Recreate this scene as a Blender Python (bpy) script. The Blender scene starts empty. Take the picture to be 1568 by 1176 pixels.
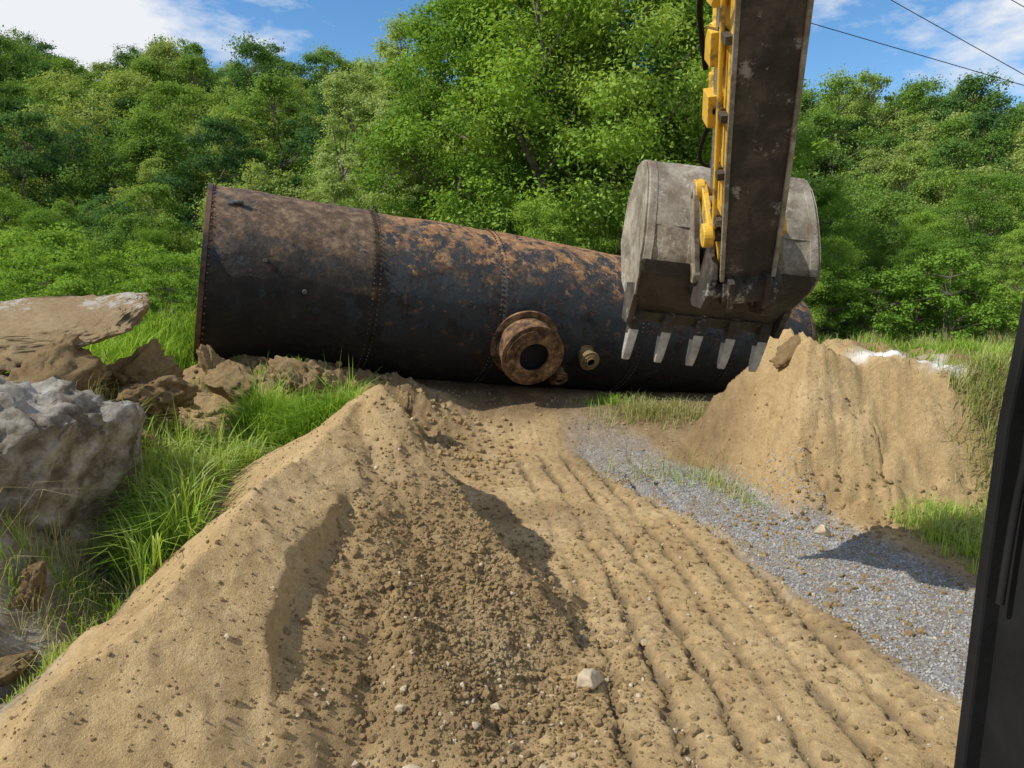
import bpy, bmesh, math, random
import numpy as np
from mathutils import Vector, Matrix, noise as mn
random.seed(5); RNG=np.random.default_rng(11)
S=bpy.context.scene
R=math.radians
# ------------------------------------------------------------------ helpers
def link(o,parent=None):
    S.collection.objects.link(o)
    if parent is not None: o.parent=parent
    return o
def empty(name):
    o=bpy.data.objects.new(name,None); link(o); return o
def mesh_np(name,V,F,mats=(),fattr=None,vattr=None,smooth=False,midx=None):
    V=np.asarray(V,dtype=np.float32); F=np.asarray(F,dtype=np.int32); k=F.shape[1]
    me=bpy.data.meshes.new(name)
    me.vertices.add(len(V)); me.vertices.foreach_set("co",V.ravel())
    me.loops.add(F.size); me.loops.foreach_set("vertex_index",F.ravel())
    me.polygons.add(len(F)); me.polygons.foreach_set("loop_start",np.arange(0,F.size,k,dtype=np.int32))
    if midx is not None: me.polygons.foreach_set("material_index",np.asarray(midx,dtype=np.int32))
    me.polygons.foreach_set("use_smooth",np.full(len(F),smooth))
    for m in mats: me.materials.append(m)
    for nm,a in (fattr or {}).items():
        at=me.attributes.new(nm,'FLOAT','FACE'); at.data.foreach_set("value",np.asarray(a,dtype=np.float32))
    for nm,a in (vattr or {}).items():
        at=me.attributes.new(nm,'FLOAT','POINT'); at.data.foreach_set("value",np.asarray(a,dtype=np.float32))
    me.update(calc_edges=True); me.validate()
    return me
def obj(name,me,parent=None):
    return link(bpy.data.objects.new(name,me),parent)
def ss(a,b,x):
    t=np.clip((x-a)/(b-a),0,1); return t*t*(3-2*t)
def vnoise(x,y,seed=0):
    xi=np.floor(x).astype(np.int64); yi=np.floor(y).astype(np.int64)
    fx=x-xi; fy=y-yi; fx=fx*fx*(3-2*fx); fy=fy*fy*(3-2*fy)
    def h(a,b):
        n=(a*374761393+b*668265263+seed*982451653)&0x7fffffff
        n=((n^(n>>13))*1274126177)&0x7fffffff
        n=n^(n>>16)
        return (n&0xffff)/65535.0
    return (h(xi,yi)*(1-fx)+h(xi+1,yi)*fx)*(1-fy)+(h(xi,yi+1)*(1-fx)+h(xi+1,yi+1)*fx)*fy
def fbm(x,y,sc,octv=4,seed=0):
    s=np.zeros_like(x,dtype=float); a=.5; f=1/sc
    for i in range(octv):
        s+=a*(vnoise(x*f*.92+y*f*.39+13.7*i,y*f*.92-x*f*.39+7.3*i,seed+i)-.5)*2; a*=.5; f*=2.03
    return s
# ------------------------------------------------------------------ terrain
PXL=np.array([4,5.15,6.7,8.6,10.8,13.9,16]); XL=np.array([3.7,3.4,3.0,2.7,1.75,.8,.1])
PXR=np.array([4,6.8,7.6,9.3,11.1,13.9,16]); XR=np.array([4.9,4.6,4.6,4.2,3.5,2.0,1.2])
def seg_cone(x,y,p,q,slope,rslope=None):
    px,py,pz=p; qx,qy,qz=q
    dx,dy=qx-px,qy-py; L2=dx*dx+dy*dy
    t=np.clip(((x-px)*dx+(y-py)*dy)/L2,0,1)
    ex=x-(px+t*dx); d=np.hypot(ex,y-(py+t*dy))
    sl=slope if rslope is None else slope+(rslope-slope)*ss(-.05,.12,ex)
    return pz+(qz-pz)*t-sl*d
def smax(a,b,k=.12):
    h=np.clip(.5+.5*(a-b)/k,0,1); return b*(1-h)+a*h+k*h*(1-h)
def terrain(x,y,full=False):
    x=np.asarray(x,dtype=float); y=np.asarray(y,dtype=float)
    wx=x+.25*fbm(x,y,1.1,3,50); wy=y+.25*fbm(x,y,1.1,3,60)
    g=.10*fbm(x,y,3,3,1)*ss(3,8,y)
    fade=1-ss(22,34,y)
    zb=np.interp(x,[-30,-12,-6,-3.6,-2.0],[1.3,1.6,1.45,1.0,0])*ss(7.5,12.0,y)
    zt=np.interp(x,[-30,-12,-6,-3.3,-.9,2.5,6,10],[1.3,1.6,1.65,1.34,.88,.52,.26,.05])*ss(12.3,15.6,y)
    z=g+np.maximum(zb,zt)*fade
    bank=np.interp(wx,[-9,-5.2,-4.4,-3.6,-2.9],[2.1,1.95,1.5,.5,0])*ss(3.2,6.6,y)*(1-.35*ss(8,11,y))*(1-ss(13,22,y))
    z=smax(z,bank+.28*fbm(x,y,.9,6,5)*ss(-2.9,-4,x)*(1-ss(10,13,y)),.2)
    z=z+.62*np.exp(-((x+2.95)/.75)**2-((y-9.9)/.8)**2)
    lump=ss(-6,-4.5,x)*(1-ss(-2.0,-.3,x))*ss(10.4,11.8,wy)*(1-ss(14.0,15,y))
    z=z+lump*(.46+.55*fbm(x,y,.8,5,9)+.22*np.abs(fbm(x,y,.35,4,19)))
    dcl=lump.copy()
    # main spoil heap: gentle to the camera and left, steep cut on the right, unseen back ridge added for its cast shadow
    ux,uy=x+.12*fbm(x,y,.5,4,3),y+.12*fbm(x,y,.5,4,4)
    dx2,dy2=ux+1.46,uy-8
    ang=np.degrees(np.arctan2(dy2,dx2))
    steep=ss(-48,-30,ang)*(1-ss(75,120,ang))
    slope=.64+.95*steep
    d=np.hypot(dx2,dy2)
    cA=2.00-slope*np.sqrt(d*d+.003)
    cE=seg_cone(ux,uy,(-1.46,8.0,1.93),(-1.62,9.9,1.55),.66,1.9)
    cR=seg_cone(wx,wy,(-1.55,7.9,1.88),(-2.55,3.6,.75),.66)
    cR=cR-3.0*np.maximum(dx2+.02,0)*ss(-1.2,-.6,dy2)
    beyond=np.maximum(0,uy-(7.05+.25*(ux+1.4)))
    cB=seg_cone(ux,uy,(-1.42,7.4,1.58),(-1.10,6.5,.95),.70)-2.6*beyond
    cD=seg_cone(wx,wy,(-1.10,6.5,.95),(-.60,4.9,.45),.58)-2.6*beyond
    m=smax(smax(smax(smax(cA,cR,.03),cB,.04),cD,.06),cE,.04)
    lx=-1.62+.16*np.sin(y*2.2)+.18*(6-y)*.5+.14*fbm(x,y,.5,4,8)
    step=ss(4.2,4.7,y)*(1-ss(6.0,6.7,y))
    m=m+step*.15*(1-ss(lx-.02,lx+.04,x))*ss(lx-1.5,lx-.1,x)
    heap=ss(-.05,.15,m-z)
    rough=ss(-1.7,-.9,x+.4*fbm(x,y,.9,3,23))
    ma=m+heap*(.06*fbm(x,y,.45,5,21)*(.6+rough)+.075*rough*np.abs(fbm(x,y,.16,3,22))+.03*np.abs(fbm(x,y,.3,3,24)))
    z=smax(z,ma,.05)
    # right bank block
    wx2=x+.34*fbm(x,y,1.1,4,31); wy2=y+.20*fbm(x,y,1.3,4,32)
    top=np.interp(wx2,[3.4,4.2,4.8,5.6,6.4,7.6,8.6],[2.30,2.40,2.08,2.10,2.05,1.98,1.8])
    fr=(wy2-(9.35-.10*(wx2-4.4)))
    front=np.where(fr<.5,fr*1.1,.55+(fr-.5)*1.9)
    left=(wx2-3.40+.18*(wy2-11))*2.6
    right=(9.2-wx2)*1.8
    back=(13.6-wy2)*1.2
    blk=np.minimum(np.minimum(front,left),np.minimum(right,back))
    blk=np.minimum(blk,top+.12*fbm(x,y,.5,4,33))
    bm_=ss(0,.3,blk)
    blkr=blk+bm_*(.32*fbm(x,y*.8,.8,6,34)+.10*fbm(x,y,.2,4,36)-.08*ss(.0,.06,.06-np.abs(fbm(x,y,.9,3,37))))
    z=smax(z,blkr,.12)
    z=z+.22*np.exp(-((x-2.9)/1.4)**2-((y-14.3)/.7)**2)*(1+.8*fbm(x,y,.6,3,40))
    # tracks
    dd=y-4.4; xc=x+.03*dd+.007*dd*dd+.08*fbm(x,y,.7,4,70)
    tm=ss(.45,.75,xc)*(1-ss(2.95,3.25,xc))*(1-ss(11.5,14,y))*(1-heap)
    tm=tm*(.22+.78*ss(-.25,.20,fbm(x,y,.9,4,71)))
    per=.40
    ph=(xc/per)%1.0
    rid=np.abs(ph-.5)*2
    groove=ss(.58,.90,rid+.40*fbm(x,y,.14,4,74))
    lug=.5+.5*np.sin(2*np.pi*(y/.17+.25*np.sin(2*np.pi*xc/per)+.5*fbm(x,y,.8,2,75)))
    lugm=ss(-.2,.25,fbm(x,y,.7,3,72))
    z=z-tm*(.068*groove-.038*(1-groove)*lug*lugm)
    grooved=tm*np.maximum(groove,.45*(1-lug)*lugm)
    gl=np.interp(y,PXL,XL); gr=np.interp(y,PXR,XR)
    n2=.34*fbm(x,y,.8,5,80)
    grav=ss(-.20,.30,x-gl+n2)*(1-ss(-.12,.25,x-gr+n2))*(1-ss(12.0,15.0,y))*ss(2.5,3.5,y)
    grav=grav*(1-ss(.05,.25,blk))
    z=z-.06*grav
    near=1-ss(14,20,y)
    z=z+near*(.026*fbm(x,y,.22,4,90)+.016*fbm(x,y,.07,2,91)+.020*np.abs(fbm(x,y,.12,2,92)))*(1-.7*grav)
    A=np.interp(x,[-120,-60,-30,10,50,120],[29,26,24.5,21,18,18.5])
    hill=A*ss(36,134,y)**.9*(1+.12*fbm(x,y,26,3,95))
    z=z+hill+.25*fbm(x,y,9,3,96)*ss(30,45,y)
    if not full: return z
    pale=ss(.25,.6,blk)*ss(-.16,-.0,blk-top)*ss(.0,.3,fbm(x,y,.5,4,44)+.12)*(1-ss(11.0,11.5,y))*ss(4.9,5.3,x)*(1-ss(6.2,6.8,x))
    lg=(1-ss(-3.5,-3.0,x))*(1-ss(8.4,9.6,y))
    n3=fbm(x,y,2,3,97)
    grassy=np.maximum(ss(20.5,23,y+1.5*n3+np.clip(x-7,0,3)*1.6),(1-ss(-7,-5.6,x))*ss(9,11,y))
    grassy=np.maximum(grassy,ss(4.75,5.3,x+n2)*(1-ss(9.0,9.6,y))*.9)
    moist=np.maximum(ss(13.2,15.2,y+.8*n3)*(1-ss(21,24,y)),dcl*.75)
    moist=np.maximum(moist,.7*ss(9.8,12.4,y+1.2*n3)*ss(.2,1.4,x)*(1-ss(3.4,4.2,x)))
    moist=np.maximum(moist,heap*rough*(.40+.6*n3))
    moist=np.maximum(moist,.40*ss(.0,.5,fbm(x,y,1.4,5,99))*(1-heap))
    moist=np.maximum(moist,bm_*ss(6.1,7.0,x+.5*n3)*.8)
    return z,grav,pale,grassy,lg,grooved,np.clip(moist,0,1)
def tz(x,y): return terrain(np.array([x]),np.array([y]))[0]
# ------------------------------------------------------------------ node helpers
def newmat(name):
    m=bpy.data.materials.new(name); m.use_nodes=True
    nt=m.node_tree; nt.nodes.clear()
    out=nt.nodes.new('ShaderNodeOutputMaterial'); b=nt.nodes.new('ShaderNodeBsdfPrincipled')
    nt.links.new(b.outputs[0],out.inputs[0]); return m,nt,b,out
def N(nt,t,**kw):
    n=nt.nodes.new(t)
    for k,v in kw.items(): setattr(n,k,v)
    return n
def noise(nt,co,scale,detail=4,rough=.6):
    n=N(nt,'ShaderNodeTexNoise'); n.inputs['Scale'].default_value=scale; n.inputs['Detail'].default_value=detail; n.inputs['Roughness'].default_value=rough
    nt.links.new(co,n.inputs['Vector']); return n.outputs['Fac']
def ramp(nt,f,stops):
    r=N(nt,'ShaderNodeValToRGB'); e=r.color_ramp.elements
    while len(e)<len(stops): e.new(.5)
    for i,(p,c) in enumerate(stops):
        e[i].position=p; e[i].color=(c if len(c)==4 else (*c,1))
    nt.links.new(f,r.inputs[0]); return r.outputs[0]
def gray(a): return (a,a,a)
def mix(nt,f,a,b,mode='MIX'):
    m=N(nt,'ShaderNodeMix',data_type='RGBA',blend_type=mode)
    for i,v in ((0,f),(6,a),(7,b)):
        if isinstance(v,(int,float)): m.inputs[i].default_value=v
        elif isinstance(v,tuple): m.inputs[i].default_value=(*v,1)
        else: nt.links.new(v,m.inputs[i])
    return m.outputs[2]
def math_(nt,op,a,b=0):
    m=N(nt,'ShaderNodeMath',operation=op)
    for i,v in ((0,a),(1,b)):
        if isinstance(v,(int,float)): m.inputs[i].default_value=v
        else: nt.links.new(v,m.inputs[i])
    return m.outputs[0]
def attr(nt,n): a=N(nt,'ShaderNodeAttribute'); a.attribute_name=n; return a.outputs['Fac']
def bump(nt,b,h,dist=.02,strength=.6):
    n=N(nt,'ShaderNodeBump'); n.inputs['Distance'].default_value=dist; n.inputs['Strength'].default_value=strength
    nt.links.new(h,n.inputs['Height']); nt.links.new(n.outputs[0],b.inputs['Normal'])
def objco(nt): return N(nt,'ShaderNodeTexCoord').outputs['Object']
def voro(nt,co,s,out='Distance'):
    v=N(nt,'ShaderNodeTexVoronoi'); v.inputs['Scale'].default_value=s; nt.links.new(co,v.inputs['Vector']); return v.outputs[out]
DIRT_A=(.50,.355,.175); DIRT_B=(.37,.25,.115); DIRT_C=(.60,.45,.245)
def dirt_color(nt,co):
    c=ramp(nt,noise(nt,co,.9,7,.7),[(.33,DIRT_B),(.5,DIRT_A),(.68,DIRT_C)])
    c=mix(nt,ramp(nt,noise(nt,co,11,6,.78),[(.42,gray(.0)),(.64,gray(.55))]),c,(.28,.18,.085))
    c=mix(nt,ramp(nt,noise(nt,co,70,2),[(.60,gray(0)),(.70,gray(.5))]),c,(.64,.53,.36))
    return c
def m_ground():
    m,nt,b,o=newmat('ground_soil'); co=objco(nt)
    c=dirt_color(nt,co)
    c=mix(nt,attr(nt,'moist'),c,ramp(nt,noise(nt,co,3,6,.7),[(.35,(.10,.066,.036)),(.6,(.21,.143,.077)),(.75,(.35,.25,.14))]))
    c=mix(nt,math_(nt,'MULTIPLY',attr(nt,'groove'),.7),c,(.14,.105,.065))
    g=ramp(nt,voro(nt,co,42,'Color'),[(.0,gray(.10)),(.5,(.27,.262,.248)),(1,(.54,.53,.50))])
    g=mix(nt,ramp(nt,noise(nt,co,1.3,7,.75),[(.42,gray(0)),(.62,gray(.75))]),g,(.25,.20,.14))
    c=mix(nt,attr(nt,'grav'),c,g)
    gs=ramp(nt,noise(nt,co,3,7,.75),[(.35,(.12,.105,.085)),(.52,(.25,.22,.175)),(.64,(.44,.415,.37))])
    c=mix(nt,math_(nt,'MULTIPLY',attr(nt,'lgrey'),.85),c,gs)
    c=mix(nt,attr(nt,'pale'),c,(.75,.73,.69))
    gg=ramp(nt,noise(nt,co,2,5),[(.35,(.035,.06,.012)),(.6,(.075,.12,.025)),(.8,(.13,.15,.05))])
    c=mix(nt,attr(nt,'grassy'),c,gg)
    nt.links.new(c,b.inputs['Base Color']); b.inputs['Roughness'].default_value=.95; b.inputs['Specular IOR Level'].default_value=.12
    h=math_(nt,'ADD',noise(nt,co,22,7,.75),math_(nt,'MULTIPLY',noise(nt,co,80,3,.6),.5))
    bump(nt,b,h,.035,.9); return m
def m_dirt(name='soil_clod',dark=0.0):
    m,nt,b,o=newmat(name); co=objco(nt); c=dirt_color(nt,co)
    if dark: c=mix(nt,dark,c,(.12,.078,.042))
    nt.links.new(c,b.inputs['Base Color'])
    b.inputs['Roughness'].default_value=.95; b.inputs['Specular IOR Level'].default_value=.1; bump(nt,b,noise(nt,co,16,9,.82),.07,1.0); return m
def m_simple(name,stops,sc=4,rough=.8,metal=0,bs=30,bd=.01,spec=.3,detail=5):
    m,nt,b,o=newmat(name); co=objco(nt); nt.links.new(ramp(nt,noise(nt,co,sc,detail,.65),stops),b.inputs['Base Color'])
    b.inputs['Roughness'].default_value=rough; b.inputs['Metallic'].default_value=metal; b.inputs['Specular IOR Level'].default_value=spec
    bump(nt,b,noise(nt,co,bs,7,.75),bd,.8); return m
def m_leaf(name,cols,trans=.35,wr=.65):
    m=bpy.data.materials.new(name); m.use_nodes=True; nt=m.node_tree; nt.nodes.clear()
    out=N(nt,'ShaderNodeOutputMaterial'); oi=N(nt,'ShaderNodeObjectInfo')
    f=math_(nt,'ADD',math_(nt,'MULTIPLY',oi.outputs['Random'],wr),math_(nt,'MULTIPLY',attr(nt,'lv'),1-wr))
    c=ramp(nt,f,[(i/(len(cols)-1),cc) for i,cc in enumerate(cols)])
    d=N(nt,'ShaderNodeBsdfDiffuse'); nt.links.new(c,d.inputs[0])
    t=N(nt,'ShaderNodeBsdfTranslucent'); tc=mix(nt,1.0,c,(1.5,1.35,.6),'MULTIPLY'); nt.links.new(tc,t.inputs[0])
    ms=N(nt,'ShaderNodeMixShader'); ms.inputs[0].default_value=trans
    nt.links.new(d.outputs[0],ms.inputs[1]); nt.links.new(t.outputs[0],ms.inputs[2]); nt.links.new(ms.outputs[0],out.inputs[0]); return m
MG=m_ground(); MD=m_dirt(); MDd=m_dirt('dark_soil_clod',.4)
M_bark=m_simple('bark',[(.3,(.08,.065,.05)),(.7,(.22,.19,.15))],3)
M_leafF=m_leaf('forest_leaves',[(.05,.115,.055),(.09,.18,.06),(.145,.25,.055),(.20,.32,.065),(.32,.40,.12),(.16,.22,.09)],.33,.8)
M_leafN=m_leaf('broad_leaves',[(.10,.20,.045),(.17,.30,.05),(.26,.40,.07),(.36,.48,.13)],.37)
M_leafP=m_leaf('poplar_leaves',[(.28,.38,.13),(.34,.44,.17),(.40,.49,.21)],.35,.3)
M_shrub=m_leaf('shrub_leaves',[(.13,.24,.04),(.21,.35,.055),(.30,.42,.09)],.35)
M_grass=m_leaf('grass_blades',[(.12,.23,.03),(.21,.36,.04),(.31,.46,.07),(.42,.48,.18)],.35,0)
M_straw=m_leaf('straw_grass',[(.24,.30,.09),(.40,.41,.17),(.52,.46,.26)],.3,0)
# ------------------------------------------------------------------ ground sheet
def axis(segs):
    out=[]
    for a,b,st in segs: out.append(np.arange(a,b,st))
    return np.concatenate(out+[np.array([segs[-1][1]])])
gx=axis([(-600,-150,50),(-150,-30,5),(-30,-9,.5),(-9,-6,.1),(-6,5.6,.028),(5.6,9.4,.055),(9.4,30,.5),(30,150,5),(150,600,50)])
gy=axis([(-100,-10,15),(-10,2.5,.8),(2.5,9.6,.025),(9.6,16,.045),(16,24,.25),(24,50,1),(50,150,4),(150,900,60)])
X,Y=np.meshgrid(gx,gy)
z,grav,pale,grassy,lg,groo,moist=terrain(X.ravel(),Y.ravel(),True)
nx,ny=len(gx),len(gy)
idx=np.arange(nx*ny).reshape(ny,nx)
F=np.stack([idx[:-1,:-1],idx[:-1,1:],idx[1:,1:],idx[1:,:-1]],-1).reshape(-1,4)
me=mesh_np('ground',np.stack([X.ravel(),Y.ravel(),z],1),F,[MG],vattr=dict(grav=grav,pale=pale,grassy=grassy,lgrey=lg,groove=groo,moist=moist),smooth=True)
obj('ground',me)
# ------------------------------------------------------------------ blobs, rocks
def ico(sub):
    bm=bmesh.new(); bmesh.ops.create_icosphere(bm,subdivisions=sub,radius=1)
    V=np.array([v.co[:] for v in bm.verts]); F=np.array([[v.index for v in f.verts] for f in bm.faces]); bm.free(); return V,F
def rock(sub,power,scale,rot,loc,amp,freq,seed,ridge=0):
    V,F=ico(sub)
    V=np.sign(V)*np.abs(V)**power; V/= np.maximum(np.abs(V).max(1,keepdims=True),1e-6)**(.55) 
    V/=np.abs(V).max()
    rr=np.random.default_rng(seed+900)
    for k in range(7):
        n_=rr.normal(size=3); n_/=np.linalg.norm(n_); h=rr.uniform(.55,.85); dd=V@n_
        over=np.maximum(dd-h,0); V=V-over[:,None]*n_*.9
    out=[]
    for v in V:
        p=Vector(v); n=mn.fractal(p*freq+Vector((seed*7.1,seed*3.3,0)),.6,2.1,7)
        c=mn.noise(p*freq*.5+Vector((seed,0,seed*5)))
        e=abs(mn.noise(p*freq*2.1+Vector((seed*2.2,seed,0))))+.6*abs(mn.noise(p*freq*5.3+Vector((seed*2.2,seed,3))))
        p=p*(1+amp*n*.7+amp*c-ridge*e)
        out.append(p)
    V=np.array([p[:] for p in out])*np.array(scale)
    Rm=np.array(Matrix.Rotation(rot[2],3,'Z')@Matrix.Rotation(rot[1],3,'Y')@Matrix.Rotation(rot[0],3,'X'))
    return V@Rm.T+np.array(loc),F
def join(parts):
    Vs=[];Fs=[];o=0
    for V,F in parts: Vs.append(V);Fs.append(F+o);o+=len(V)
    return np.concatenate(Vs),np.concatenate(Fs)
def m_slab():
    m,nt,b,o=newmat('slab_soil'); co=objco(nt); c=dirt_color(nt,co)
    c=mix(nt,.25,c,(.15,.10,.052))
    g=N(nt,'ShaderNodeSeparateXYZ'); nt.links.new(co,g.inputs[0])
    f=math_(nt,'ADD',noise(nt,co,2.2,7,.75),math_(nt,'MULTIPLY',math_(nt,'SUBTRACT',g.outputs[2],2.66),.35))
    c=mix(nt,ramp(nt,f,[(.60,gray(0)),(.66,gray(.8))]),c,(.62,.585,.52))
    nt.links.new(c,b.inputs['Base Color']); b.inputs['Roughness'].default_value=.95; bump(nt,b,noise(nt,co,12,9,.82),.08,1.0); return m
M_slab=m_slab()
M_chalk=m_simple('chalky_rubble',[(.40,(.14,.118,.09)),(.48,(.25,.218,.17)),(.56,(.38,.35,.30)),(.66,(.52,.50,.46))],2.6,.95,0,11,.10,.1,10)
M_stone=m_simple('stone',[(.3,(.36,.28,.18)),(.7,(.54,.45,.32))],9,.9,0,40,.01,.2)
V,F=rock(6,.5,(1.08,.85,.27),(R(20),R(-6),R(12)),(-5.6,8.75,2.48),.14,1.7,2,.05)
obj('earth_slab',mesh_np('earth_slab',V,F,[M_slab],smooth=True))
V,F=rock(6,.70,(.92,.95,1.15),(0,R(14),R(10)),(-4.78,6.60,1.00),.26,1.3,5,.03)
obj('chalk_boulder',mesh_np('chalk_boulder',V,F,[M_chalk],smooth=True))
parts=[]
for (x,y,zz,s,sd) in [(-4.35,8.9,1.74,.44,1),(-4.9,9.6,1.85,.38,2),(-4.1,10.6,1.68,.32,3),(-3.3,11.6,1.38,.34,4),(-2.5,12.1,1.05,.3,5),(-4.6,11.4,1.7,.33,6),(-3.95,8.0,1.3,.17,7),(-1.9,12.6,.85,.26,8),(-5.9,7.3,2.0,.45,9),(-3.9,5.6,.60,.26,10),(4.2,11.1,2.0,.24,12),(-5.2,8.1,1.95,.45,13),(-3.6,12.3,1.45,.4,14),(-3.7,5.0,.35,.2,15)]:
    parts.append(rock(5,.72,(s*1.3,s*.9,s*.58),(sd*.4,sd*.2,sd*2),(x,y,zz),.34,1.5,sd+20,.09))
V,F=join(parts); obj('soil_clods',mesh_np('soil_clods',V,F,[MDd],smooth=True))
def scatter_clods(name,pts,sizes,mat,sub=1,sink=.25):
    V0,F0=ico(sub); n=len(pts); k=len(V0)
    q=RNG.normal(size=(n,3,3)); Q=np.linalg.qr(q)[0]
    J=V0[None]*(1+RNG.uniform(-.28,.28,(n,k,1)))
    J=J*RNG.uniform(.6,1.15,(n,1,3))
    J=np.einsum('nij,nkj->nki',Q,J)*sizes[:,None,None]
    zz=terrain(pts[:,0],pts[:,1])
    C=np.stack([pts[:,0],pts[:,1],zz+sizes*sink],1)
    V=(J+C[:,None]).reshape(-1,3); F=(F0[None]+np.arange(n)[:,None,None]*k).reshape(-1,3)
    return obj(name,mesh_np(name,V,F,[mat],smooth=False))
def rand_pts(n,x0,x1,y0,y1): return np.stack([RNG.uniform(x0,x1,n),RNG.uniform(y0,y1,n)],1)
p=np.concatenate([RNG.normal((-.35,5.6),(.65,.95),(12000,2)),rand_pts(9000,-4.5,5,3.4,9),rand_pts(6000,-5,5,9,15)])
s=np.exp(RNG.normal(math.log(.010),.5,len(p))).clip(.004,.04)
s=np.where((p[:,0]<-1.5),s*.6,s)
scatter_clods('dirt_clods',p,s,MD,1)
p=np.concatenate([rand_pts(200,-.8,4,3.4,10),RNG.normal((-.1,5.1),(.6,.8),(300,2)),rand_pts(260,3,8,8.6,9.8),rand_pts(500,-5,0,10.5,14)]); s=RNG.uniform(.016,.042,len(p)); s[-500:]*=1.6
scatter_clods('soil_lumps',p,s,MD,2,.3)
p=np.concatenate([rand_pts(180,-1.5,4,3.6,9),RNG.normal((-.3,4.7),(.6,.5),(120,2))]); s=RNG.uniform(.008,.024,len(p))
scatter_clods('pebbles',p,s,M_stone,2,.3)
yy=RNG.uniform(3.6,12,9000); t=RNG.uniform(-.05,1.05,9000); xx=np.interp(yy,PXL,XL)*(1-t)+np.interp(yy,PXR,XR)*t
M_grav=m_simple('gravel',[(.3,gray(.14)),(.7,(.45,.44,.41))],9,.9,0,60,.003,.2)
scatter_clods('gravel',np.stack([xx,yy],1),RNG.uniform(.007,.018,9000),M_grav,1,.2)
parts=[]
for (x,y,s,sq,sd) in [(.60,5.35,.12,.75,1),(-.66,4.25,.12,.35,2),(-.12,4.85,.05,.7,3),(-.75,4.6,.04,.8,4),(.2,4.3,.035,.7,5),(-.25,4.55,.03,.8,6),(3.9,8.9,.14,.5,7),(1.15,6.0,.035,.8,8),(-1.0,4.3,.04,.7,9)]:
    parts.append(rock(4,.95,(s,s*.85,s*sq),(0,.1*sd,sd),(x,y,tz(x,y)+s*sq*.4),.12,1.2,sd+40,.04))
V,F=join(parts); obj('stones',mesh_np('stones',V,F,[M_stone],smooth=True))
# ------------------------------------------------------------------ grass
def blades(name,pts,h,w,mat,lean=.5,parent=None,z=None):
    n=len(pts); zz=terrain(pts[:,0],pts[:,1])-.02 if z is None else z
    a=RNG.uniform(0,2*np.pi,n); hh=h*RNG.uniform(.4,1.2,n)*np.clip(1+1.1*fbm(pts[:,0],pts[:,1],.7,3,310),.45,1.6); ln=lean*RNG.uniform(.1,1,n)*hh
    dx,dy=np.cos(a),np.sin(a); b=a+RNG.uniform(.8,2.2,n); sx,sy=np.cos(b)*w/2,np.sin(b)*w/2
    P=np.stack([pts[:,0],pts[:,1],zz],1); d=np.stack([dx,dy,0*dx],1); s=np.stack([sx,sy,0*sx],1)
    up=np.array([0,0,1.])
    m=P+d*(ln*.35)[:,None]+up*(hh*.6)[:,None]; t=P+d*ln[:,None]+up*(hh*(1-.35*ln/hh))[:,None]
    V=np.stack([P-s,P+s,m-s*.75,m+s*.75,t],1).reshape(-1,3)
    o=(np.arange(n)*5)[:,None,None]
    F=(np.array([[0,1,3],[0,3,2],[2,3,4]])[None]+o).reshape(-1,3)
    lv=np.repeat(np.clip(.5+.9*fbm(pts[:,0],pts[:,1],1.2,3,300)+RNG.uniform(-.35,.35,n),0,1),3)
    return obj(name,mesh_np(name,V,F,[mat],fattr=dict(lv=lv)),parent)
def clumped(n,x0,x1,y0,y1,k=30,sd=.12):
    c=rand_pts(max(1,n//k),x0,x1,y0,y1); p=np.repeat(c,k,0)+RNG.normal(0,sd,(len(c)*k,2)); return p
cl=np.array([(-3.55,10.1),(-3.0,10.0),(-2.6,9.9),(-3.9,9.2),(-3.4,9.1),(-3.75,8.4),(-3.55,7.7),(-3.5,7.1),(-3.4,6.7),(-3.7,7.4),(-3.0,9.4),(-2.6,9.5),(-3.9,8.8),(-3.35,8.6),(-2.5,9.8),(-3.3,6.3),(-2.9,10.3),(-3.3,9.7),(-2.7,10.1)])
c=cl[RNG.integers(0,len(cl),190)]+RNG.normal(0,.17,(190,2)); p=np.repeat(c,75,0)+RNG.normal(0,.06,(190*75,2))
blades('tall_grass',p,.66,.015,M_grass,1.35)
c=cl[RNG.integers(0,len(cl),90)]+RNG.normal(0,.2,(90,2)); p=np.repeat(c,14,0)+RNG.normal(0,.04,(90*14,2))
blades('reed_stems',p,.9,.018,M_grass,.8)
p=clumped(2600,-4.8,-3.2,4.6,9.5,25,.07); blades('weeds',p,.2,.01,M_grass,1.0)
p=clumped(1200,-5.2,-3.2,5,9.5,12,.05); blades('dead_stalks',p,.45,.006,M_straw,1.3)
p=np.concatenate([clumped(9000,5.0,8.5,6.4,9.3,30,.09)]); p=p[(p[:,0]>4.85)]
blades('verge_grass',p,.42,.012,M_grass,.9)
p=np.concatenate([RNG.normal((7.0,9.9),(.4,.35),(3600,2)),RNG.normal((5.6,8.6),(.3,.3),(500,2)),RNG.normal((2.9,14.1),(.6,.16),(900,2)),RNG.normal((3.2,10.8),(.15,.4),(160,2)),RNG.normal((2.2,11.6),(.4,.3),(120,2))])
blades('dry_grass',p,.36,.011,M_straw,1.3)
p=np.concatenate([RNG.normal((1.9,14.7),(.25,.12),(300,2)),RNG.normal((7.2,11.6),(.8,.4),(2200,2)),RNG.normal((7.0,10.4),(.35,.2),(600,2)),RNG.normal((3.4,10.4),(.12,.3),(120,2)),RNG.normal((2.9,11.2),(.35,.25),(80,2)),clumped(500,-5,-2.4,10.8,13.5,12,.05)])
blades('grass_tufts',p,.2,.012,M_grass,.9)
p=np.concatenate([clumped(26000,5,30,19,33,20,.35),clumped(9000,7.6,18,13.2,19,20,.25)])
blades('meadow_grass',p,.75,.030,M_straw,.6)
p=np.concatenate([clumped(20000,-6,30,22,34,20,.35),clumped(9000,9,16,8,18,20,.25)])
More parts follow.
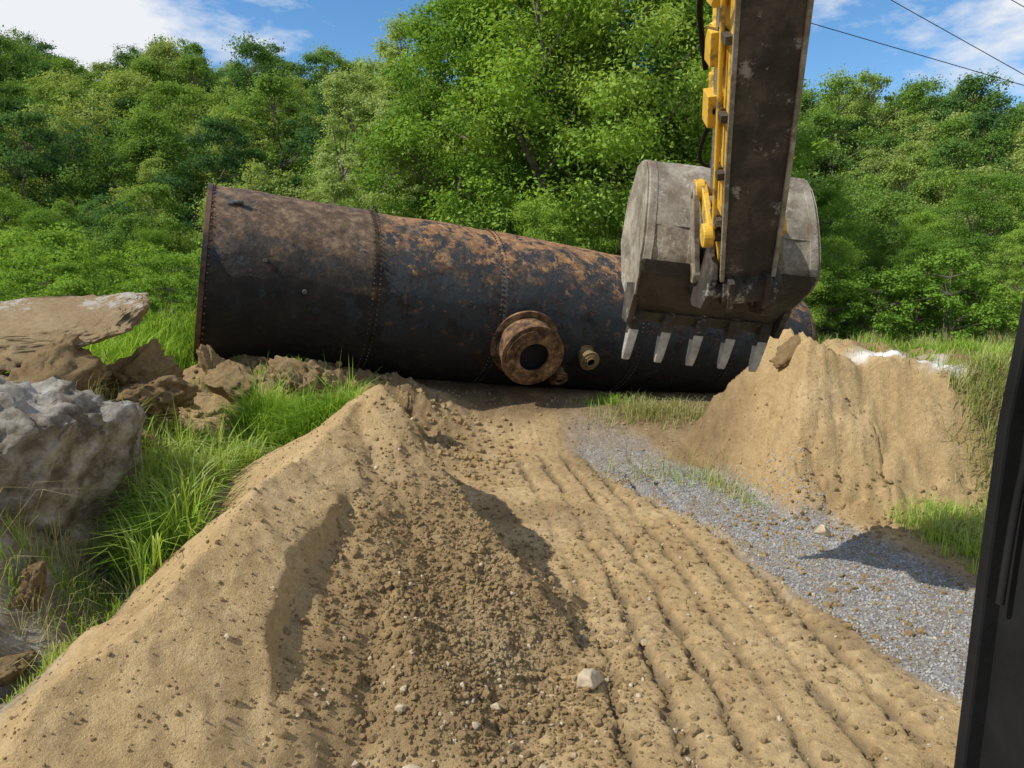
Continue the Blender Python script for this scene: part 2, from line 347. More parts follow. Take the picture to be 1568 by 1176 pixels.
blades('meadow_green_grass',p,.7,.030,M_grass,.6)
p=np.concatenate([clumped(30000,-22,-6.4,12.5,30,24,.3),clumped(14000,-11,-6.0,9.8,16,24,.22)])
blades('bank_grass',p,.75,.028,M_grass,.7)
# ------------------------------------------------------------------ trees
def tube(p0,p1,r0,r1,n=6):
    p0=np.array(p0,float);p1=np.array(p1,float); a=p1-p0; a/=np.linalg.norm(a)+1e-9
    t=np.array([1,0,0]) if abs(a[0])<.8 else np.array([0,1,0]); u=np.cross(a,t);u/=np.linalg.norm(u);v=np.cross(a,u)
    an=np.linspace(0,2*np.pi,n,endpoint=False)
    ring=np.cos(an)[:,None]*u+np.sin(an)[:,None]*v
    V=np.concatenate([p0+ring*r0,p1+ring*r1]); i=np.arange(n);j=(i+1)%n
    return V,np.stack([i,j,j+n,i+n],1)
def make_tree(name,seed,H,Rr,cb,ncl,nleaf,leaf,mat,shape=1.0,squash=.6,stems=1,rcl=(.12,.32)):
    r=np.random.default_rng(seed)
    f=r.uniform(0,1,ncl)**.85; an=r.uniform(0,2*np.pi,ncl)
    prof=np.sin(np.pi*(.10+.86*f)**shape)**.65
    rad=Rr*prof*r.uniform(.25,1.08,ncl)**.6
    lob=1+.3*np.sin(an*2+r.uniform(0,6))+.2*np.sin(an*3+f*5+r.uniform(0,6)); rad*=lob
    C=np.stack([rad*np.cos(an),rad*np.sin(an),H*(cb+(1-cb)*f)*.96],1)
    rc=Rr*r.uniform(rcl[0],rcl[1],ncl)*r.uniform(.6,1.1,ncl)
    per=r.multinomial(nleaf,rc**2/np.sum(rc**2))
    ci=np.repeat(np.arange(ncl),per); n=len(ci)
    u=r.normal(size=(n,3)); u/=np.linalg.norm(u,axis=1,keepdims=True)
    low=(u[:,2]<-.2)&(r.uniform(0,1,n)<.5); u[low,2]*=-1
    rr=r.uniform(.05,1,n)**.5*(1+.3*r.normal(size=n))
    ax_=r.normal(size=(ncl,3))*.35; 
    P=C[ci]+u*(rc[ci]*rr)[:,None]*np.array([1,1,squash])*(1+.5*np.abs(ax_[ci]))
    nr=u*.5+r.normal(size=(n,3))*.5+np.array([0,0,.55]); nr/=np.linalg.norm(nr,axis=1,keepdims=True)
    t=r.normal(size=(n,3)); d=np.cross(nr,t); d/=np.linalg.norm(d,axis=1,keepdims=True); s=np.cross(nr,d)
    L=leaf*r.uniform(.6,1.3,n)[:,None]
    V=np.stack([P-d*L,P+s*L*.55,P+d*L,P-s*L*.55],1).reshape(-1,3); F=np.arange(n*4).reshape(n,4)
    lv=np.clip(r.uniform(0,1,n)*.5+(r.uniform(0,1,ncl)[ci])*.5,0,1)
    mid=np.zeros(n,int); Vs=[V];Fs=[F];o=len(V)
    tb=[]
    for sidx in range(stems):
        b=np.array([r.normal()*.1*(stems>1)*Rr,r.normal()*.1*(stems>1)*Rr,-.6]); pts=[b]
        for k in range(1,6): pts.append(np.array([b[0]+r.normal()*.03*H,b[1]+r.normal()*.03*H,H*.86*k/5]))
        r0=.016*H/(stems**.5)
        for k in range(5): tb.append(tube(pts[k],pts[k+1],r0*(1-.18*k),r0*(1-.18*(k+1))))
        for c in C[::2][:26]:
            k=min(4,int(max(0,(c[2]-.12*H)/(H*.86)*5))); tb.append(tube(pts[k]*.6+pts[min(5,k+1)]*.4 if k else pts[1],c,r0*.3,r0*.06,4))
    nb=0
    for v,ff in tb: Vs.append(v);Fs.append(ff+o);o+=len(v);nb+=len(ff)
    return mesh_np(name,np.concatenate(Vs),np.concatenate(Fs),[mat,M_bark],fattr=dict(lv=np.concatenate([lv,np.zeros(nb)])),midx=np.concatenate([mid,np.ones(nb,int)]))
farT=[make_tree(f'forest_tree_mesh{i}',100+i,12,3.3+.4*(i%3),.12,60,11000,.13,M_leafF,rcl=(.16,.36)) for i in range(6)]
nearT=[make_tree(f'broadleaf_tree_mesh{i}',200+i,16,4.3+.5*(i%3),.06,150,62000,.085,M_leafN,.9) for i in range(4)]
popT=make_tree('poplar_tree_mesh',301,16,2.6,.05,120,36000,.075,M_leafP,.95)
shrT=[make_tree(f'shrub_mesh{i}',400+i,2.6,1.6,.05,40,9000,.05,M_shrub,1.1,stems=4) for i in range(3)]
def place(me,parent,name,x,y,s,sz=1,sink=.2,rot=None):
    o=obj(name,me,parent); o.location=(x,y,tz(x,y)-sink); o.scale=(s,s,s*sz); o.rotation_euler=(random.uniform(-.06,.06),random.uniform(-.06,.06),random.uniform(0,6.28) if rot is None else rot); return o
forest=empty('forest_trees')
y=42
while y<134:
    x=-.86*y-4+random.uniform(0,4)
    st_=3.6 if y<58 else 4.4
    while x<.86*y+4:
        xx=x+random.uniform(-2,2); yy=y+random.uniform(-2.2,2.2)
        k=float(np.interp(yy,[42,72],[.5,.98])) if (xx<-8 or xx>13) else 1.0
        place(random.choice(farT),forest,'tree',xx,yy,random.uniform(.62,1.18)*k,random.uniform(.85,1.2),.8*k)
        x+=st_
    y+=4.4 if y<100 else 5.2
for (x,y,s,k) in [(-7.4,36,.84,'p'),(-5.0,37.5,.98,'p'),(-6.1,35,.7,'p'),(-2.2,34,.98,0),(1.6,33,1.12,1),(5.4,34,1.08,2),(9.0,35,1.02,3),(3.5,38,1.25,0),(-.5,38,1.15,3),(8,39,1.1,1),(12.5,38,.74,0),
                 (16.5,40,.50,2),(20.5,38,.42,3),(24.5,39,.55,1),(28.5,38,.46,0),(33,40,.55,2),(-11.5,41,.36,1),(-15.5,40,.32,0),(-19.5,40,.36,2),(-23.5,38,.42,3),(-28,38,.55,1),(-32,39,.62,0),(38,41,.62,3),
                 (-18,33,.26,1),(-22,31,.31,0),(-25.5,31,.40,2),(14,33,.33,1),(18.5,33.5,.32,3),(23.5,34,.35,0),(27.5,33.5,.30,2),(32,35,.40,1),(-12.5,34,.26,2),(-9,33,.30,3),
                 (-3.0,29.5,.30,1),(1.0,28.5,.36,2),(4.2,29,.40,3),(7.5,30,.42,0),(-6.0,30.5,.33,0),(10.5,31,.36,2),(-26,25,.33,3)]:
    nm='poplar_tree' if k=='p' else 'broadleaf_tree'
    place(popT if k=='p' else nearT[k],None,nm,x,y,s*random.uniform(.96,1.04))
sh=empty('shrub_thicket')
for (x,y,s) in [(-9.2,15.5,.6),(-10.4,17,.75),(-8.4,18.5,.65),(-12,19,.9),(-11,15,.5),(-13.5,21.5,1.1),(-10,22,.9),(-7.2,21,.7),(-15.5,24,1.3),(-12.5,26,1.2),(-9,26,1.0),(-18,27,1.4),(-6,26,1.0),(-20,24,1.2),(-8.8,13.2,.4),(-7.7,15.8,.42)]:
    place(random.choice(shrT),sh,'shrub',x,y,s,1,.1)
for k in range(50):
    x=random.uniform(-22,34); y=random.uniform(27.5,36)
    if x>8 and y<30.5: y=random.uniform(31,36)
    place(random.choice(shrT),sh,'shrub',x,y,random.uniform(.7,1.5),random.uniform(.8,1.2),.1)
# ------------------------------------------------------------------ hard-surface helpers
def bm_obj(name,bm,mats,parent,bevel=0,smooth=False):
    me=bpy.data.meshes.new(name); bmesh.ops.recalc_face_normals(bm,faces=bm.faces[:]); bm.to_mesh(me); bm.free()
    for m in (mats if isinstance(mats,(list,tuple)) else [mats]): me.materials.append(m)
    o=obj(name,me,parent)
    if smooth:
        for p in me.polygons: p.use_smooth=True
    if bevel:
        b=o.modifiers.new('bev','BEVEL'); b.width=bevel; b.segments=2; b.limit_method='ANGLE'
    return o
def cyl(bm,p0,p1,r0,r1=None,n=24,caps=True):
    p0=Vector(p0);p1=Vector(p1); r1=r0 if r1 is None else r1
    L=(p1-p0).length; M=Matrix.Translation((p0+p1)/2)@(p1-p0).to_track_quat('Z','Y').to_matrix().to_4x4()
    bmesh.ops.create_cone(bm,cap_ends=caps,cap_tris=False,segments=n,radius1=r0,radius2=r1,depth=L,matrix=M)
def annulus(bm,c,d,r0,r1,th,n=40):
    d=Vector(d).normalized(); q=d.to_track_quat('Z','Y').to_matrix(); c=Vector(c)
    rings=[]
    for (r,h) in ((r0,0),(r1,0),(r1,th),(r0,th)):
        rings.append([bm.verts.new(c+q@Vector((r*math.cos(2*math.pi*i/n),r*math.sin(2*math.pi*i/n),h))) for i in range(n)])
    for k in range(4):
        a,b=rings[k],rings[(k+1)%4]
        for i in range(n): bm.faces.new((a[i],a[(i+1)%n],b[(i+1)%n],b[i]))
def prism(bm,poly,M,x0,x1):
    a=[bm.verts.new(M@Vector((x0,p[0],p[1]))) for p in poly]; b=[bm.verts.new(M@Vector((x1,p[0],p[1]))) for p in poly]
    n=len(poly); bm.faces.new(a); bm.faces.new(b[::-1])
    for i in range(n): bm.faces.new((a[i],b[i],b[(i+1)%n],a[(i+1)%n]))
def beam(bm,stations,mi=None):
    rings=[]
    for c,u,v,w,d in stations:
        rings.append([bm.verts.new(c+u*sx*w/2+v*sy*d/2) for sx,sy in ((-1,-1),(1,-1),(1,1),(-1,1))])
    for a,b in zip(rings[:-1],rings[1:]):
        for i in range(4):
            f=bm.faces.new((a[i],a[(i+1)%4],b[(i+1)%4],b[i]))
            if mi: f.material_index=mi[i]
    bm.faces.new(rings[0]); bm.faces.new(rings[-1][::-1])
# ------------------------------------------------------------------ tank
def m_tank():
    m,nt,b,o=newmat('rusted_tank_steel'); co=objco(nt)
    up=attr(nt,'up'); sec=attr(nt,'sec')
    dark=ramp(nt,noise(nt,co,2.3,7,.7),[(.3,(.007,.007,.007)),(.5,(.020,.016,.014)),(.68,(.05,.035,.025))])
    blue=ramp(nt,noise(nt,co,4,5),[(.35,(.016,.021,.025)),(.65,(.055,.068,.075))])
    rust=ramp(nt,noise(nt,co,7,6,.7),[(.3,(.14,.065,.028)),(.5,(.30,.155,.068)),(.7,(.46,.29,.15))])
    brown=ramp(nt,noise(nt,co,5,8,.8),[(.34,(.042,.026,.016)),(.5,(.13,.08,.045)),(.62,(.27,.18,.107))])
    bf=math_(nt,'ADD',noise(nt,co,1.3,6,.7),math_(nt,'MULTIPLY',sec,.09))
    c=mix(nt,ramp(nt,bf,[(.58,gray(0)),(.64,gray(.9))]),dark,blue)
    fb=math_(nt,'ADD',math_(nt,'ADD',math_(nt,'MULTIPLY',up,.45),noise(nt,co,1.5,8,.75)),math_(nt,'MULTIPLY',sec,-.06))
    c=mix(nt,ramp(nt,fb,[(.56,gray(0)),(.74,gray(.94))]),c,brown)
    fk=math_(nt,'ADD',noise(nt,co,2.6,8,.78),math_(nt,'MULTIPLY',sec,.12))
    c=mix(nt,ramp(nt,fk,[(.58,gray(0)),(.605,gray(.95))]),c,mix(nt,noise(nt,co,6,4),(.009,.010,.011),(.045,.055,.062)))
    fr=math_(nt,'ADD',math_(nt,'ADD',math_(nt,'MULTIPLY',up,.24),noise(nt,co,3.0,9,.78)),math_(nt,'MULTIPLY',sec,.14))
    c=mix(nt,ramp(nt,fr,[(.82,gray(0)),(.835,gray(1))]),c,rust)
    fr2=math_(nt,'ADD',noise(nt,co,3.7,8,.8),math_(nt,'MULTIPLY',sec,.06))
    c=mix(nt,ramp(nt,fr2,[(.63,gray(0)),(.66,gray(.9))]),c,(.16,.076,.036))
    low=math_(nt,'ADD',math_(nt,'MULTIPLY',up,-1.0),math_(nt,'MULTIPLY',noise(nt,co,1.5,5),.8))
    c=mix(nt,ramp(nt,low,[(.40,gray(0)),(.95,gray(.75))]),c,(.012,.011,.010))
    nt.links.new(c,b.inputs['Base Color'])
    nt.links.new(ramp(nt,noise(nt,co,3,5),[(.3,gray(.5)),(.7,gray(.85))]),b.inputs['Roughness'])
    b.inputs['Specular IOR Level'].default_value=.3
    bump(nt,b,math_(nt,'ADD',math_(nt,'ADD',noise(nt,co,9,8,.8),math_(nt,'MULTIPLY',noise(nt,co,1.5,3),2)),math_(nt,'MULTIPLY',fr,1.5)),.03,.8); return m
MT=m_tank()
M_rust=m_simple('flange_rust',[(.36,(.04,.024,.015)),(.48,(.11,.060,.032)),(.58,(.21,.125,.06)),(.68,(.32,.2,.11))],5,.85,0,16,.015,.2,9)
M_rivet=m_simple('rivet_steel',[(.4,(.03,.022,.018)),(.6,(.13,.075,.045))],3,.7)
M_black=m_simple('dark_interior',[(.3,gray(.006)),(.7,gray(.012))],4,.9)
tank=empty('riveted_steel_tank')
A=Vector((-5.8,14,3.24)); B=Vector((7.6,19.35,1.30)); ax=(B-A).normalized(); LF=(B-A).length; Lt=LF-.9; B=A+ax*Lt
e1=Vector((ax.y,-ax.x,0)).normalized(); e2=e1.cross(ax)*-1
if e2.z<0: e2=-e2
seams=[0,2.95,5.45,8.75,11.2,Lt]
def rad0(s): return float(np.interp(s,[0,5,9,LF],[1.60,1.64,1.54,1.29]))
def rad(s,lap=True):
    k=0
    for i in range(len(seams)-1):
        if s>=seams[i]: k=i
    return rad0(s)+(.022 if (k%2==0 and lap) else 0)
sv=[]
for i in range(len(seams)-1):
    a0,b0=seams[i],seams[i+1]; n=30
    sv+= [a0+.0015]+[a0+(b0-a0)*j/n for j in range(1,n)]+[b0-.0015]
sv=np.array(sv); nph=132; ph=np.linspace(0,2*np.pi,nph,endpoint=False)
Sg,Pg=np.meshgrid(sv,ph,indexing='ij')
rg=np.vectorize(rad)(Sg)+.035*fbm(Sg,np.cos(Pg)*1.6,1.3,4,5)+.035*fbm(Sg+30,np.sin(Pg)*1.6,1.3,4,6)
ev1,ev2,av,A0=[np.array(v[:]) for v in (e1,e2,ax,A)]
V=A0+Sg[...,None]*av+rg[...,None]*(np.cos(Pg)[...,None]*ev1+np.sin(Pg)[...,None]*ev2)
ns=len(sv); idx=np.arange(ns*nph).reshape(ns,nph); j2=np.roll(idx,-1,1)
F=np.stack([idx[:-1],j2[:-1],j2[1:],idx[1:]],-1).reshape(-1,4)
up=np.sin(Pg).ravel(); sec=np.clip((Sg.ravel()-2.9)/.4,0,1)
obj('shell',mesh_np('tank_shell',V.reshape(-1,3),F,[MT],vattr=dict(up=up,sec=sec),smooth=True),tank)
def head(s,sgn,name):
    r0=rad(min(max(s,.01),Lt-.01))-.05; Vh=[];K=10
    for k in range(K+1):
        r=r0*k/K; d=sgn*.12*(1-(k/K)**2)-sgn*.16
        for p in ph[::3]: Vh.append(A0+av*(s+d)+r*(np.cos(p)*ev1+np.sin(p)*ev2))
    m=len(ph[::3]); id2=np.arange((K+1)*m).reshape(K+1,m); j=np.roll(id2,-1,1)
    Fh=np.stack([id2[:-1],j[:-1],j[1:],id2[1:]],-1).reshape(-1,4)
    obj(name,mesh_np(name,Vh,Fh,[MT],smooth=True),tank)
head(0,-1,'end_head'); head(Lt,1,'far_head')
bm=bmesh.new()
annulus(bm,A-ax*.02,ax,1.55,1.645,.09,96); annulus(bm,B-ax*.07,ax,rad0(Lt)-.06,rad0(Lt)+.04,.09,72)
bm_obj('end_rings',bm,M_rivet,tank,.006)
V0,F0=ico(1); rv=[]
def rivet_ring(s,n,rr=.020):
    for i in range(n):
        p=2*math.pi*i/n; r=rad0(s)+.024
        rv.append((A0+av*s+r*(math.cos(p)*ev1+math.sin(p)*ev2),rr))
for s in seams[1:-1]:
    rivet_ring(s-.05,110); rivet_ring(s+.06,110)
rivet_ring(.10,72,.026); rivet_ring(Lt-.12,90)
for k,(s0,s1) in enumerate(zip(seams[:-1],seams[1:])):
    p=[1.9,2.35,1.75,2.2,1.9][k]
    for s in np.arange(s0+.15,s1-.1,.12):
        rv.append((A0+av*s+(rad0(s)+.022)*(math.cos(p)*ev1+math.sin(p)*ev2),.018))
C=np.array([c for c,_ in rv]); sr=np.array([r for _,r in rv])
V=(V0[None]*sr[:,None,None]+C[:,None]).reshape(-1,3); F=(F0[None]+np.arange(len(C))[:,None,None]*len(V0)).reshape(-1,3)
obj('rivets',mesh_np('rivets',V,F,[M_rivet],smooth=True),tank)
def nozzle(s,ang,r,proj,name,hole=.4,flange=1.0,nb=20,mat=None):
    d=(e1*math.cos(ang)+e2*math.sin(ang)).normalized(); rt=rad(s,False)
    base=A+ax*s+d*(rt-.3); tip=A+ax*s+d*(rt+proj)
    bm=bmesh.new(); cyl(bm,base,tip-d*.06,r*.93,r*.93,48,False)
    annulus(bm,tip-d*.06,d,r*.8,r*flange,.06,48)
    bm2=bmesh.new()
    annulus(bm,tip+d*.002,d,r*hole,r*.87,.03,48)
    annulus(bm,tip+d*.034,d,r*hole,r*(hole+.13),.03,40)
    q=d.to_track_quat('Z','Y').to_matrix()
    for i in range(nb):
        a=2*math.pi*i/nb; rr=hole+.24
        c=tip+q@Vector((r*rr*math.cos(a),r*rr*math.sin(a),0)); cyl(bm,c,c+d*.055,.026 if r>.3 else .012,None,6)
    annulus(bm,A+ax*s+d*(rt-.02),d,r*.94,r*1.12,.06,48)
    bm_obj(name,bm,mat or M_rust,tank,.004)
    cyl(bm2,tip-d*.12,tip-d*.11,r*.8,None,40); bm_obj(name+'_shade_disc',bm2,M_black,tank)  # near-black disc paints the shade inside the nozzle
nozzle(6.05,R(-22),.64,.55,'manway',.47)
nozzle(7.45,R(-25),.18,.35,'pipe_flange',.45,1.15,8,m_simple('ochre_rust',[(.3,(.10,.065,.03)),(.7,(.30,.21,.095))],5,.8))
nozzle(7.0,R(-44),.18,.25,'pipe_stub',.4,1.1,8)
bm=bmesh.new()
for (s,a) in ((.38,50),):
    d=(e1*math.cos(R(a))+e2*math.sin(R(a))); rt=rad(s); cyl(bm,A+ax*s+d*(rt-.03),A+ax*s+d*(rt+.06),.08,.06,16); cyl(bm,A+ax*s+d*(rt+.03),A+ax*(s+.2)+d*(rt+.08),.03,.045,10)
for (s,a) in ((1.0,12),(1.7,-4)):
    d=(e1*math.cos(R(a))+e2*math.sin(R(a))); rt=rad(s); cyl(bm,A+ax*s+d*(rt-.03),A+ax*s+d*(rt+.03),.05,.04,12)
bm_obj('fittings',bm,m_simple('grey_fitting',[(.3,gray(.03)),(.7,gray(.10))],8,.6),tank,.005)
# ------------------------------------------------------------------ excavator
exc=empty('excavator')
def m_yellow():
    m,nt,b,o=newmat('worn_yellow_paint'); co=objco(nt)
    c=ramp(nt,noise(nt,co,3,6,.7),[(.35,(.52,.30,.03)),(.6,(.72,.45,.05))])
    c=mix(nt,ramp(nt,noise(nt,co,6,7,.75),[(.52,gray(0)),(.62,gray(.85))]),c,(.12,.09,.06))
    nt.links.new(c,b.inputs['Base Color']); b.inputs['Roughness'].default_value=.5; bump(nt,b,noise(nt,co,20,4),.004,.5); return m
def m_grime():
    m,nt,b,o=newmat('grimy_steel'); co=objco(nt)
    c=ramp(nt,noise(nt,co,3.0,8,.75),[(.34,(.014,.011,.009)),(.5,(.036,.027,.021)),(.62,(.085,.065,.048))])
    c=mix(nt,ramp(nt,noise(nt,co,4.2,9,.8),[(.57,gray(0)),(.61,gray(.85))]),c,(.30,.28,.25))
    nt.links.new(c,b.inputs['Base Color']); b.inputs['Roughness'].default_value=.7; bump(nt,b,noise(nt,co,10,7,.75),.02,.8); return m
def m_bucket(name,k=1.0):
    m,nt,b,o=newmat(name); co=objco(nt)
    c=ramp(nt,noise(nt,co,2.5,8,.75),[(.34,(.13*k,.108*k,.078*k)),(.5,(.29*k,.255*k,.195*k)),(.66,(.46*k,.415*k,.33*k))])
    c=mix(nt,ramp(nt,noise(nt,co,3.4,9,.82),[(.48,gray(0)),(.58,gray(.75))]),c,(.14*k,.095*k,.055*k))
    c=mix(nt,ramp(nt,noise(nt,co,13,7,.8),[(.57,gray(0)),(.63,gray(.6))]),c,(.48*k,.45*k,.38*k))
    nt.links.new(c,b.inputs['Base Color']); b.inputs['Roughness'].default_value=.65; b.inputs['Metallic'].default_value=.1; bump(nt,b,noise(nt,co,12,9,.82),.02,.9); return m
MY=m_yellow(); MGr=m_grime(); MB=m_bucket('worn_bucket_steel',1.0); MBd=m_bucket('shaded_dirty_bucket_steel',.17)  # second bucket steel: grime plus underside shade painted into a darker colour
M_chrome=m_simple('rod_chrome',[(.3,gray(.5)),(.7,gray(.7))],6,.25,1)
M_rub=m_simple('black_rubber',[(.3,gray(.006)),(.7,gray(.014))],6,.75,0,30,.002,.15)
M_tooth=m_simple('worn_tooth_steel',[(.3,(.25,.235,.205)),(.7,(.50,.48,.44))],9,.45,.2)
tip=Vector((2.0,6.42,3.1)); sa=Vector((-.125,-.52,.86)).normalized()
u=Vector((1,0,0)); u=(u-sa*u.dot(sa)).normalized(); v=sa.cross(u)
if v.y<0: v=-v
def sp(t,a=0,b=0): return tip+sa*t+u*a+v*b
bm=bmesh.new()
st=[(-.10,.34,.30),(.12,.40,.36),(.5,.42,.46),(1.2,.44,.56),(2.4,.45,.66),(3.9,.46,.8),(4.5,.46,.5)]
beam(bm,[(sp(t,0,d*.35),u,v,w,d) for t,w,d in st],[0,1,1,1])
bm_obj('stick',bm,[MGr,MY],exc,.012)
bm=bmesh.new()
for sx in (-1,1):
    beam(bm,[(sp(t,sx*(w/2+.012),d*.35-d/2-.012),u,v,.035,.03) for t,w,d in st[1:]])
bm_obj('stick_lit_edges',bm,MB,exc,.003)  # pale strips along the edges paint in the lit edge line
bm=bmesh.new()
cyl(bm,sp(0,-.30,0),sp(0,.30,0),.075,None,24); cyl(bm,sp(0,-.21,0),sp(0,.21,0),.14,None,32)
cyl(bm,sp(.48,-.30,.1),sp(.48,.30,.1),.06,None,24)
for a in (-.12,0,.12): cyl(bm,sp(.12,a,-.13),sp(.12,a,-.08),.03,None,6)
for sx in (-.15,.15): beam(bm,[(sp(-.16,sx,-.02),u,v,.05,.24),(sp(.16,sx,-.02),u,v,.05,.34)])
bm_obj('pins',bm,MGr,exc,.008)
bm=bmesh.new(); cyl(bm,sp(1.55,-.14,.62),sp(3.3,-.14,.82),.085,None,28); cyl(bm,sp(1.48,-.14,.61),sp(1.62,-.14,.63),.105,None,28)
cyl(bm,sp(1.95,-.24,.60),sp(2.02,-.04,.66),.05,None,12)
for t in (1.35,1.8,2.2): beam(bm,[(sp(t,-.28,.3),u,v,.11,.2),(sp(t+.24,-.28,.3),u,v,.11,.2)])
bm_obj('bucket_cylinder',bm,MY,exc,.006)
bm=bmesh.new(); cyl(bm,sp(.72,-.14,.52),sp(1.55,-.14,.62),.045,None,20); bm_obj('cylinder_rod',bm,M_chrome,exc)
def bar(bm,p,q,w,th):
    a=(q-p).normalized(); n=u; m=a.cross(n).normalized(); beam(bm,[(p-a*.06,n,m,th,w*.6),(p+a*.02,n,m,th,w),(q-a*.02,n,m,th,w),(q+a*.06,n,m,th,w*.6)])
bm=bmesh.new()
for sx in (-.29,.29): bar(bm,sp(.48,sx,.1),sp(.72,sx,.46),.17,.05)
cyl(bm,sp(.48,-.36,.1),sp(.48,-.28,.1),.1,None,24); cyl(bm,sp(.72,-.36,.46),sp(.72,-.28,.46),.09,None,24)
bm_obj('side_links',bm,MY,exc,.008)
bm=bmesh.new()
for sx in (-.36,.36): bar(bm,sp(.72,sx,.46),sp(.0,sx,.30),.17,.05); cyl(bm,sp(.0,sx-.04,.30),sp(.0,sx+.04,.30),.09,None,24)
cyl(bm,sp(.72,-.40,.46),sp(.72,.40,.46),.06,None,20); cyl(bm,sp(0,-.40,.30),sp(0,.40,.30),.055,None,20)
bm_obj('push_links',bm,MB,exc,.008)
def curve(name,pts,r,mat,parent):
    cu=bpy.data.curves.new(name,'CURVE'); cu.dimensions='3D'; cu.bevel_depth=r; cu.bevel_resolution=3
    s=cu.splines.new('NURBS'); s.points.add(len(pts)-1)
    for i,p in enumerate(pts): s.points[i].co=(*p,1)
    s.use_endpoint_u=True; s.order_u=3; cu.materials.append(mat); return link(bpy.data.objects.new(name,cu),parent)
curve('steel_pipe',[sp(t,-.27,.05+.05*t) for t in (.55,1.5,2.4,3.5,4.3)],.019,MY,exc)
curve('steel_pipe_outer',[sp(t,-.27,.16+.05*t) for t in (.85,1.8,2.4,3.5,4.3)],.019,M_chrome,exc)
curve('hydraulic_hose',[sp(2.45,-.25,-.12),sp(2.5,-.36,-.05),sp(2.3,-.42,.25),sp(2.0,-.36,.45),sp(1.7,-.30,.5)],.022,M_rub,exc)
curve('hydraulic_hose_b',[sp(1.5,-.28,.2),sp(1.2,-.36,.3),sp(.95,-.34,.4),sp(.9,-.2,.5)],.016,M_rub,exc)
bm=bmesh.new()
for t in (.6,1.0,1.45,2.0,2.7): beam(bm,[(sp(t,-.25,.15),u,v,.06,.3),(sp(t+.06,-.25,.15),u,v,.06,.3)])
bm_obj('pipe_clamps',bm,MGr,exc,.004)
top=sp(3.9,0,.1)
bm=bmesh.new(); bs=[top+Vector((0,.35,.05)),top+Vector((0,-.6,.4)),top+Vector((-.05,-2.6,.2)),top+Vector((-.1,-4.6,-1.2)),top+Vector((-.1,-6.4,-3.9))]
beam(bm,[(c,Vector((1,0,0)),Vector((0,.25,1)).normalized() if i<3 else Vector((0,-.5,.85)).normalized(),.5,d) for i,(c,d) in enumerate(zip(bs,(.45,.6,.85,.95,.7)))])
bm_obj('boom',bm,MY,exc,.02)
# bucket
MBk=Matrix.Translation((1.96,6.55,3.15))@Matrix.Rotation(R(3),4,'Z')@Matrix.Rotation(R(6),4,'Y')
prof=[(1.02,1.03),(.86,1.06),(.68,1.03),(.53,.92),(.41,.77),(.32,.60),(.25,.42),(.20,.25),(.19,.10),(.25,-.02),(.42,-.15),(.60,-.27),(.76,-.36),(.82,-.40)]
def wid(z): return float(np.interp(z,[-.4,-.15,.1,1.05],[.70,.76,.81,.76]))
NXB=25
bm=bmesh.new(); grid=[]
for (y_,z_) in prof:
    w=wid(z_); grid.append([bm.verts.new(MBk@Vector((-w+2*w*i/(NXB-1),y_+.01*math.sin(i*.9+z_*5),z_))) for i in range(NXB)])
for r_,(a,b) in enumerate(zip(grid[:-1],grid[1:])):
    for i in range(NXB-1):
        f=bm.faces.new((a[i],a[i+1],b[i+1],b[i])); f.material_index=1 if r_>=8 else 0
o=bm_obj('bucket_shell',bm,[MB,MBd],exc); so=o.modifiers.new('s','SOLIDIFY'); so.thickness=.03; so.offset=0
for q in o.data.polygons: q.use_smooth=True
bm=bmesh.new()
for sx in (-1,1):
    pts=[(p[0],p[1]) for p in prof]+[(1.05,-.1),(1.2,.3),(1.2,.7)]
    a=[bm.verts.new(MBk@Vector((sx*(wid(z_)-.02),y_,z_))) for y_,z_ in pts]; b=[bm.verts.new(MBk@Vector((sx*(wid(z_)+.022),y_-.02*(i<14),z_))) for i,(y_,z_) in enumerate(pts)]
    bm.faces.new(a); bm.faces.new(b[::-1])
    for i in range(len(pts)): bm.faces.new((a[i],b[i],b[(i+1)%len(pts)],a[(i+1)%len(pts)]))
bm_obj('bucket_side_plates',bm,MB,exc,.005)
def strip(bm,x0,x1,k0,k1,th):
    rr=[]
    for (y_,z_) in prof[k0:k1]:
        k=wid(z_)/.80
        rr.append([bm.verts.new(MBk@Vector((x*k,y_-dy,z_+dz))) for x,dy,dz in ((x0,-.01,0),(x0,th,th*.3),(x1,th,th*.3),(x1,-.01,0))])
    for a,b in zip(rr[:-1],rr[1:]):
        for i in range(4): bm.faces.new((a[i],b[i],b[(i+1)%4],a[(i+1)%4]))
    bm.faces.new(rr[0]); bm.faces.new(rr[-1][::-1])
bm=bmesh.new()
for x0 in (-.795,.72): strip(bm,x0,x0+.075,1,9,.028)
for x0 in (-.40,.30): strip(bm,x0,x0+.10,1,9,.02)
strip(bm,-.78,.78,5,6+1,.022)
bm_obj('wear_strips',bm,MB,exc,.004)
bm=bmesh.new(); strip(bm,-.78,.78,8,10,.035)
for x0 in (-.62,-.12,.38): strip(bm,x0,x0+.16,9,14,.03)
prism(bm,[(.74,-.33),(.70,-.37),(.84,-.47),(.90,-.43)],MBk,-.70,.70)
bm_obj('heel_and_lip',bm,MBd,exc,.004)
bm=bmesh.new()
for sx in (-.27,.27):
    prism(bm,[(-.20,-.16),(-.25,-.02),(-.22,.12),(-.08,.2),(.0,.45),(.1,.62),(.3,.72),(.38,.5),(.26,.1),(.40,-.12),(.2,-.26),(-.06,-.28)],MBk,sx-.03,sx+.03)
bm_obj('bucket_ears',bm,MGr,exc,.01)
bm=bmesh.new(); bt=bmesh.new()
